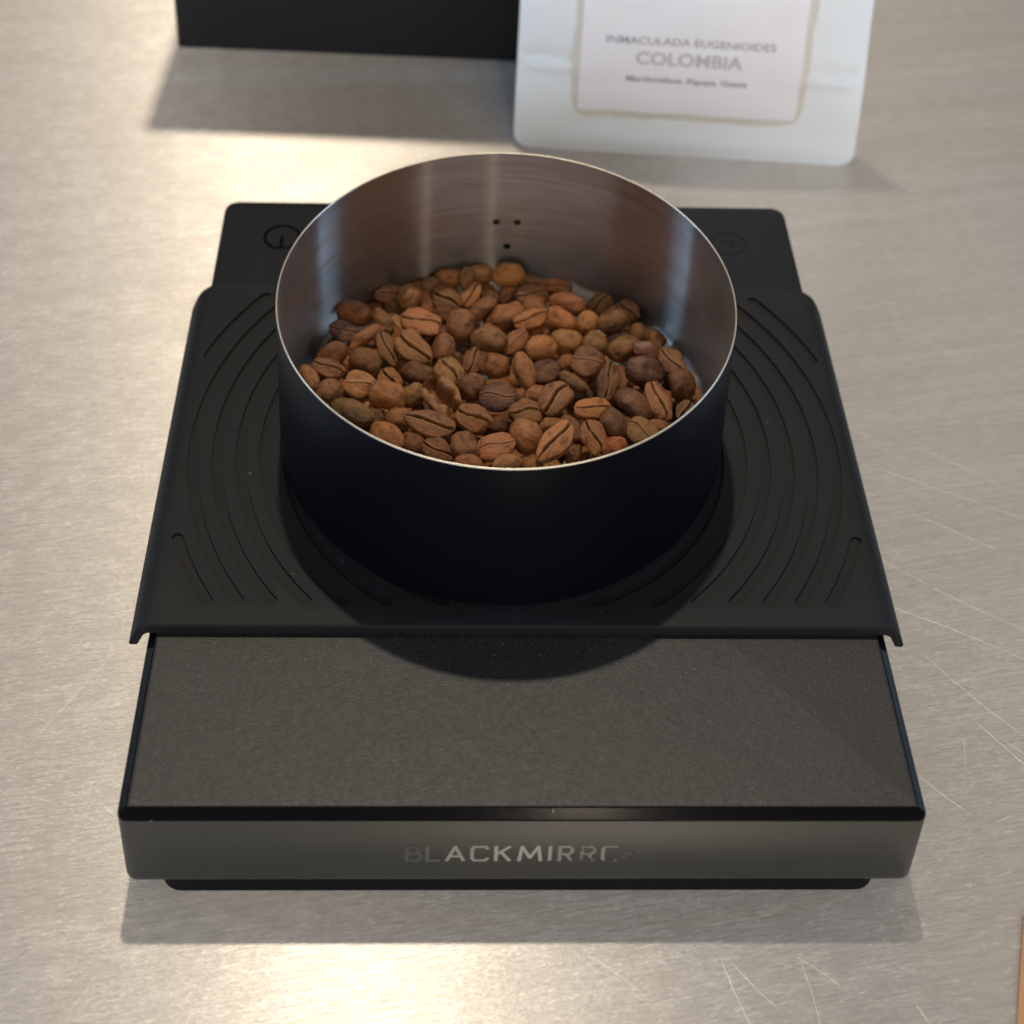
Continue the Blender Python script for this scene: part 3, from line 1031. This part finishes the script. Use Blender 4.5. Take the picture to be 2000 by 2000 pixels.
def relax(bs, iters):
    for it in range(iters):
        sp = [spheres(b) for b in bs]
        cen = np.array([b['c'][:] for b in bs])
        dl = [Vector((0, 0, 0)) for _ in bs]
        for i in range(len(bs)):
            dd = np.linalg.norm(cen - cen[i], axis=1)
            for j in np.nonzero(dd < 9.5)[0]:
                j = int(j)
                if j <= i:
                    continue
                ri, rj = sp[i][1], sp[j][1]
                best, bv = 0, None
                for a_ in sp[i][0]:
                    for b_ in sp[j][0]:
                        v = a_ - b_
                        ov = (ri + rj) * 0.93 - v.length
                        if ov > best:
                            best, bv = ov, v.normalized()
                if best > 0.02:
                    bi, bj = bs[i], bs[j]
                    # keep the place in the picture: slide mostly along the sight line
                    sgn = 1 if bv.dot(bi['ray']) > 0 else -1
                    if abs(bi['dz'] - bj['dz']) > 0.4:
                        sgn = 1 if bi['dz'] > bj['dz'] else -1
                    push = best * 0.42
                    dl[i] += bi['ray'] * (sgn * push * 0.55) + bv * push * 0.32
                    dl[j] += bj['ray'] * (-sgn * push * 0.55) - bv * push * 0.32
        for b, v in zip(bs, dl):
            if v.length > 0.5:
                v = v.normalized() * 0.5
            b['c'] = b['c'] + v
            confine(b)


def confine(b):
    hl, hw, ht = b['half']
    c = b['c']
    ex = Vector((0, 0, 0))
    zext = math.sqrt((hl * b['ax'][0].z) ** 2 + (hw * b['ax'][1].z) ** 2 + (ht * b['ax'][2].z) ** 2) * 0.85
    if c.z < FLOOR + zext:
        c.z = FLOOR + zext
    q = Vector((c.x - CX, c.y - CY, 0))
    if q.length > 1e-3:
        u = q.normalized()
        rext = math.sqrt(sum((h_ * a_.dot(u)) ** 2 for h_, a_ in zip(b['half'], b['ax']))) * 0.97
        lim = RI - rext
        if c.z < FLOOR + 3:
            lim -= 0.6
        if q.length > lim:
            c.x, c.y = CX + u.x * lim, CY + u.y * lim


for b in bodies:
    confine(b)
relax(bodies, 60)

# beans underneath and behind the front rim, dropped one by one onto what lies below
fr = random.Random(5)
occ = []
for b in bodies:
    s_, r_ = spheres(b)
    occ += [(p.x, p.y, p.z, r_) for p in s_]
OC = np.array(occ)
nfill = 0
for trial in range(9000):
    if nfill >= 135:
        break
    rr = (RI - 3.2) * math.sqrt(fr.random())
    aa = fr.uniform(0, 2 * math.pi)
    x, y = CX + rr * math.cos(aa), CY + rr * math.sin(aa)
    s = y - CY
    if (s > 31 and x - CX > 6) or (s < -26 and fr.random() < .8):
        continue
    hl, hw = fr.uniform(3.1, 3.9), fr.uniform(2.4, 2.9)
    ht = hw * .68
    th = fr.uniform(0, math.pi)
    tilt = fr.uniform(-.4, .4)
    ax = Vector((math.cos(th) * math.cos(tilt), math.sin(th) * math.cos(tilt), math.sin(tilt)))
    az = Vector((fr.uniform(-.3, .3), fr.uniform(-.3, .3), 1 if fr.random() < .6 else -1))
    az = (az - ax * az.dot(ax)).normalized()
    b = dict(c=Vector((x, y, 0)), ax=(ax, az.cross(ax), az), half=(hl, hw, ht), seen=False, pose='B' if az.z > 0 else 'C', col=fr.choice('mmdoryg'), kind=None, lab=None, dz=0)
    z = FLOOR + ht
    hid = y < CY - 24
    lim = max(pile(x, y) - (3.2 if hid else 3.0), min(FLOOR + 3.2, pile(x, y) - 1))
    ok = False
    while z <= lim:
        b['c'] = Vector((x, y, z))
        confine(b)
        s_, r_ = spheres(b)
        P_ = np.array([p[:] for p in s_])
        dd = np.linalg.norm(OC[None, :, :3] - P_[:, None, :], axis=2) - (OC[None, :, 3] + r_) * (0.70 if z < FLOOR + 5 else 0.84)
        if dd.min() > 0:
            ok = True
            break
        z += 0.4
    if ok:
        bodies.append(b)
        OC = np.vstack([OC, [(p.x, p.y, p.z, r_) for p in s_]])
        nfill += 1

# small beans down on the cup floor where gaps between the others show it
for trial in range(4000):
    if nfill >= 182:
        break
    rr = 38 * math.sqrt(fr.random())
    aa = fr.uniform(0, 2 * math.pi)
    x, y = CX + rr * math.cos(aa), CY + rr * math.sin(aa)
    if y - CY > 33 or y - CY < -28 or (y - CY > 20 and x - CX > 12):
        continue
    th = fr.uniform(0, math.pi)
    ax = Vector((math.cos(th), math.sin(th), 0))
    az = Vector((0, 0, 1))
    b = dict(c=Vector((x, y, FLOOR + 1.75)), ax=(ax, az.cross(ax), az), half=(2.9, 2.2, 1.5), seen=False, pose='B', col=fr.choice('mdor'), kind=None, lab=None, dz=0)
    s_, r_ = spheres(b)
    P_ = np.array([p[:] for p in s_])
    dd = np.linalg.norm(OC[None, :, :3] - P_[:, None, :], axis=2) - (OC[None, :, 3] + r_) * 0.54
    if dd.min() > 0:
        bodies.append(b)
        OC = np.vstack([OC, [(p.x, p.y, p.z, r_) for p in s_]])
        nfill += 1

POSE = dict(B='lying rounded back up', C='lying crease side up', S='tipped on its side')
for i, b in enumerate(bodies):
    kind = b['kind']
    if kind is None:
        kind = rnd.choice(('plain', 'plain', 'wrinkled', 'closed') if b['pose'] != 'C' else ('plain', 'open', 'closed', 'wrinkled'))
    me = rnd.choice(BV[kind])
    o = bpy.data.objects.new('coffee_bean', me)
    COL.objects.link(o)
    R3 = Matrix((b['ax'][0], b['ax'][1], b['ax'][2])).transposed()
    if R3.determinant() < 0:
        R3 = Matrix((b['ax'][0], -b['ax'][1], b['ax'][2])).transposed()
    hl, hw, ht = b['half']
    # the mesh's solid lies a little towards its dome
    o.matrix_world = Matrix.Translation(b['c'] * MM) @ R3.to_4x4() @ Matrix.Diagonal((hl * MM, hw * MM, ht * 1.28 * MM, 1))
    c = [a_ * (.58 if b['col'] not in 'pb' else .9) + m_ * (.42 if b['col'] not in 'pb' else .1) for a_, m_ in zip(COLS[b['col']], (0.455, 0.170, 0.053))]
    f = rnd.choice((rnd.uniform(.40, .62), rnd.uniform(.6, .95), rnd.uniform(.75, 1.15)))
    o.color = (c[0] * f, c[1] * f * rnd.uniform(.90, 1.06), c[2] * f * .82, 1)
    if b['lab']:
        lab = b['lab']
    elif b['seen']:
        size = 'large ' if hl > 3.75 else ('small ' if hl < 2.75 else '')
        form = dict(plain='', open='deeply creased ', closed='finely creased ', wrinkled='lumpy ', peaberry='round ', shell='hollow ')[kind]
        lab = '%s%s%s roasted coffee bean %s in the steel cup' % (size, form, CW[b['col']], POSE[b['pose']])
    else:
        lab = '%s roasted coffee bean buried under the top layer in the steel cup' % CW[b['col']]
    tag(o, lab, 'coffee bean', 'roasted coffee beans in the dosing cup')

# loose flake of bean skin by the right wall
V, F = [], []
NU, NV = 14, 8
for i in range(NU + 1):
    for j in range(NV + 1):
        u, v_ = -1 + 2 * i / NU, -1 + 2 * j / NV
        wv = math.sqrt(max(0, 1 - u * u * .96)) * (1 + .12 * math.sin(5 * u))
        V.append((3.3 * u, 1.9 * v_ * wv, 0.9 * (1 - u * u) * (1 - .6 * v_ * v_) + .12 * math.sin(7 * u + 3 * v_)))
for i in range(NU):
    for j in range(NV):
        a = i * (NV + 1) + j
        F.append((a, a + 1, a + NV + 2, a + NV + 1))
me = mesh('bean_skin_flake', V, F)
flake = link('bean_skin_flake', me, MT['chaff'])
md = flake.modifiers.new('thick', 'SOLIDIFY')
md.thickness = 0.00012
d = pix_ray(560 + (1350 + 1756.4) / S_, 480 + 895 / S_)
p = camv.copy()
tt = 300.0
for _ in range(40):
    p = camv + d * tt
    tt += (pile(p.x, p.y) + 1.6 - p.z) / d.z * 0.8
flake.location = p * MM
flake.rotation_euler = (0.45, 0.15, -0.05)
tag(flake, 'thin translucent orange flake of bean skin above the purplish black bean', 'husk flake')

# ------------------------------------------------------------------ coffee pouch
P0, P1 = Vector((6.5, 204.6, 0)), Vector((91.5, 198.0, 0))
rz = math.atan2(P1.y - P0.y, P1.x - P0.x)
pouch = thing('coffee_pouch', 'pale blue white stand-up coffee pouch with a printed paper label', 'pouch', (P0.x, P0.y, 0), rz)
LEAN = math.radians(11.7)
HP, X0, X1 = 140.0, -2.6, 87.6
NX, NZ = 56, 90


def edge_in(s):
    e = 0.0
    if s < 4.0:
        e = 4.0 - math.sqrt(max(0, 16 - (4 - s) ** 2))
    return e


def pouch_front(u, s):
    """u 0..1 across, s mm up the panel -> local x, y, z"""
    e = edge_in(s)
    x = X0 + e + (X1 - X0 - 2 * e) * u
    eu = 4 * u * (1 - u)
    b = -3.6 * (1 - (1 - eu) ** 3) * sstep(8, 34, s) * (1 - sstep(105, HP - 8, s))
    b += -0.8 * math.sin(math.pi * u) ** .5 * sstep(0, 4, s) if 0 < u < 1 else 0
    # creases either side of the label
    for uc, sc_, wdt, sl in ((0.05, 24.6, .12, 5), (0.95, 24.6, .13, -4)):
        m = math.exp(-((u - uc) / wdt) ** 2) * sstep(0, .05, u) * sstep(0, .05, 1 - u)
        dd = s - (sc_ + (u - uc) * sl)
        b += m * (1.3 * math.exp(-((dd - 2.2) / 1.5) ** 2) - 1.6 * math.exp(-(dd / 1.3) ** 2))
    b += 1.0 * noise.noise(Vector((u * 3.4, s * .06, 2.0))) * sstep(2, 12, s) + .35 * noise.noise(Vector((u * 9, s * .16, 5.0))) * sstep(3, 14, s)
    y = s * math.sin(LEAN) + b * math.cos(LEAN)
    z = s * math.cos(LEAN) - b * math.sin(LEAN)
    return x, y, z


V, F = [], []
for j in range(NZ + 1):
    s = HP * (j / NZ) ** 1.25
    for i in range(NX + 1):
        V.append(pouch_front(i / NX, s))
off = len(V)
ytop, ztop = HP * math.sin(LEAN), HP * math.cos(LEAN)
for j in range(NZ + 1):
    f = (j / NZ) ** 1.25
    s = HP * f
    e = edge_in(s)
    for i in range(NX + 1):
        u = i / NX
        x = X0 + e + (X1 - X0 - 2 * e) * u
        eu = (4 * u * (1 - u)) ** .6
        yf = ytop * f
        depth = 34 * eu * (1 - f) ** .8 + 0.5
        V.append((x, yf + depth, ztop * f))
for o_ in (0, off):
    for j in range(NZ):
        for i in range(NX):
            a = o_ + j * (NX + 1) + i
            q = (a, a + 1, a + NX + 2, a + NX + 1)
            F.append(q if o_ == 0 else tuple(reversed(q)))
for j in range(NZ):
    a = j * (NX + 1)
    F.append((a, a + NX + 1, off + a + NX + 1, off + a))
    a += NX
    F.append((a + NX + 1, a, off + a, off + a + NX + 1))
for i in range(NX):
    F.append((i + 1, i, off + i, off + i + 1))
    a = NZ * (NX + 1) + i
    F.append((a, a + 1, off + a + 1, off + a))
o = link('pouch_body', mesh('pouch_body', V, F), MT['pouch'], pouch)
fix_normals(o.data)
sharp(o, 55)


def on_pouch(px, s, lift):
    """point on the front panel at local x (mm), height s, lifted off it"""
    e = edge_in(s)
    u = (px - X0 - e) / (X1 - X0 - 2 * e)
    p = Vector(pouch_front(min(max(u, 0.0), 1.0), s))
    return p + Vector((0, -math.cos(LEAN), math.sin(LEAN))) * lift


def sheet(x0, x1, s0, s1, lift, wob, nx=40, nz=50, drop=0.0):
    V, F = [], []
    for j in range(nz + 1):
        for i in range(nx + 1):
            u, v_ = i / nx, j / nz
            x = x0 + (x1 - x0) * u
            s = s0 + (s1 - s0) * v_
            bw = wob * (noise.noise(Vector((x * .09, s * .09, 7))) + .5 * noise.noise(Vector((x * .3, s * .3, 3))))
            x += bw * (1 - 4 * u * (1 - u)) ** 2 * (1 if u > .5 else -1)
            s += bw * (1 - 4 * v_ * (1 - v_)) ** 2 * (1 if v_ > .5 else -1)
            V.append(tuple(on_pouch(x, s, lift - drop * ((1 - 4 * u * (1 - u)) ** 8 + (1 - 4 * v_ * (1 - v_)) ** 8))))
    for j in range(nz):
        for i in range(nx):
            a = j * (nx + 1) + i
            F.append((a, a + 1, a + nx + 2, a + nx + 1))
    return V, F


V, F = sheet(11.7, 73.0, 10.5, 112, 0.75, 0.7, drop=0.7)
link('label_backing', mesh('label_backing', V, F), MT['backing'], pouch)
V, F = sheet(13.7, 70.8, 12.8, 110.5, 1.05, 0.12, drop=0.25)
lab_o = link('paper_label', mesh('paper_label', V, F), MT['label'], pouch)


def text_line(name, body, x0, x1, s_base, cap, m, bold=0.0):
    cu = bpy.data.curves.new('tmp', 'FONT')
    cu.body = body
    cu.size = 1.0
    cu.offset = bold
    cu.resolution_u = 3
    ob = bpy.data.objects.new('tmp', cu)
    COL.objects.link(ob)
    dg = bpy.context.evaluated_depsgraph_get()
    dg.update()
    me = bpy.data.meshes.new_from_object(ob.evaluated_get(dg))
    bpy.data.objects.remove(ob, do_unlink=True)
    xs = [v.co.x for v in me.vertices]
    a, b = min(xs), max(xs)
    for v in me.vertices:
        x = x0 + (v.co.x - a) / (b - a) * (x1 - x0)
        s = s_base + v.co.y / 0.69 * cap
        v.co = on_pouch(x, s, 1.13) * MM
    me.materials.clear()
    me.name = name
    link(name, me, m, lab_o, smooth=False)


text_line('variety_line', 'INMACULADA EUGENIOIDES', 20.1, 63.4, 33.6, 2.0, MT['ink1'], 0.012)
text_line('origin_line', 'COLOMBIA', 27.9, 55.3, 28.0, 3.5, MT['ink2'], 0.022)
text_line('tasting_notes_line', 'Marshmallow, Papaya, Guava', 25.9, 57.0, 22.7, 1.7, MT['ink3'], 0.012)

# ------------------------------------------------------------------ black box behind
rzb = math.atan2(244.2 - 248.8, 96.4)
box = thing('black_box', 'tall matt black cardboard box standing behind the scale', 'box', (-91.2, 248.9, 0), rzb)
V, F = loft([[(x, y, z) for x, y in rrect(i, 128 - i, i, 62 - i, 0.9, 4)] for i, z in ((0.3, 0), (0, .4), (0, 118))])
o = link('box_base', mesh('box_base', V, F), MT['box'], box)
sharp(o, 40)
V, F = loft([[(x, y, z) for x, y in rrect(-.3 + i, 128.3 - i, -.3 + i, 62.3 - i, 1.0, 4)] for i, z in ((0.25, 118.3), (0, 118.6), (0, 145.6), (.4, 146))])
o = link('box_lid', mesh('box_lid', V, F), MT['box'], box)
sharp(o, 40)

# ------------------------------------------------------------------ card sheet reaching in from the right
ang = math.atan2(16.4, 5.5)
card = thing('card_sheet', 'thin tan card with a straight edge lying flat on the steel table', 'card', (78.1, -21, 0), ang)
V, F = loft([[(x, y, z) for x, y in rrect(-150 + i, 18.5 - i, -90 + i, 0 - i, 1.0, 4)] for i, z in ((0.05, 0.012), (0, .05), (0, .3), (.06, .36))])
o = link('sheet', mesh('sheet', V, F), MT['wood'], card)
sharp(o, 40)
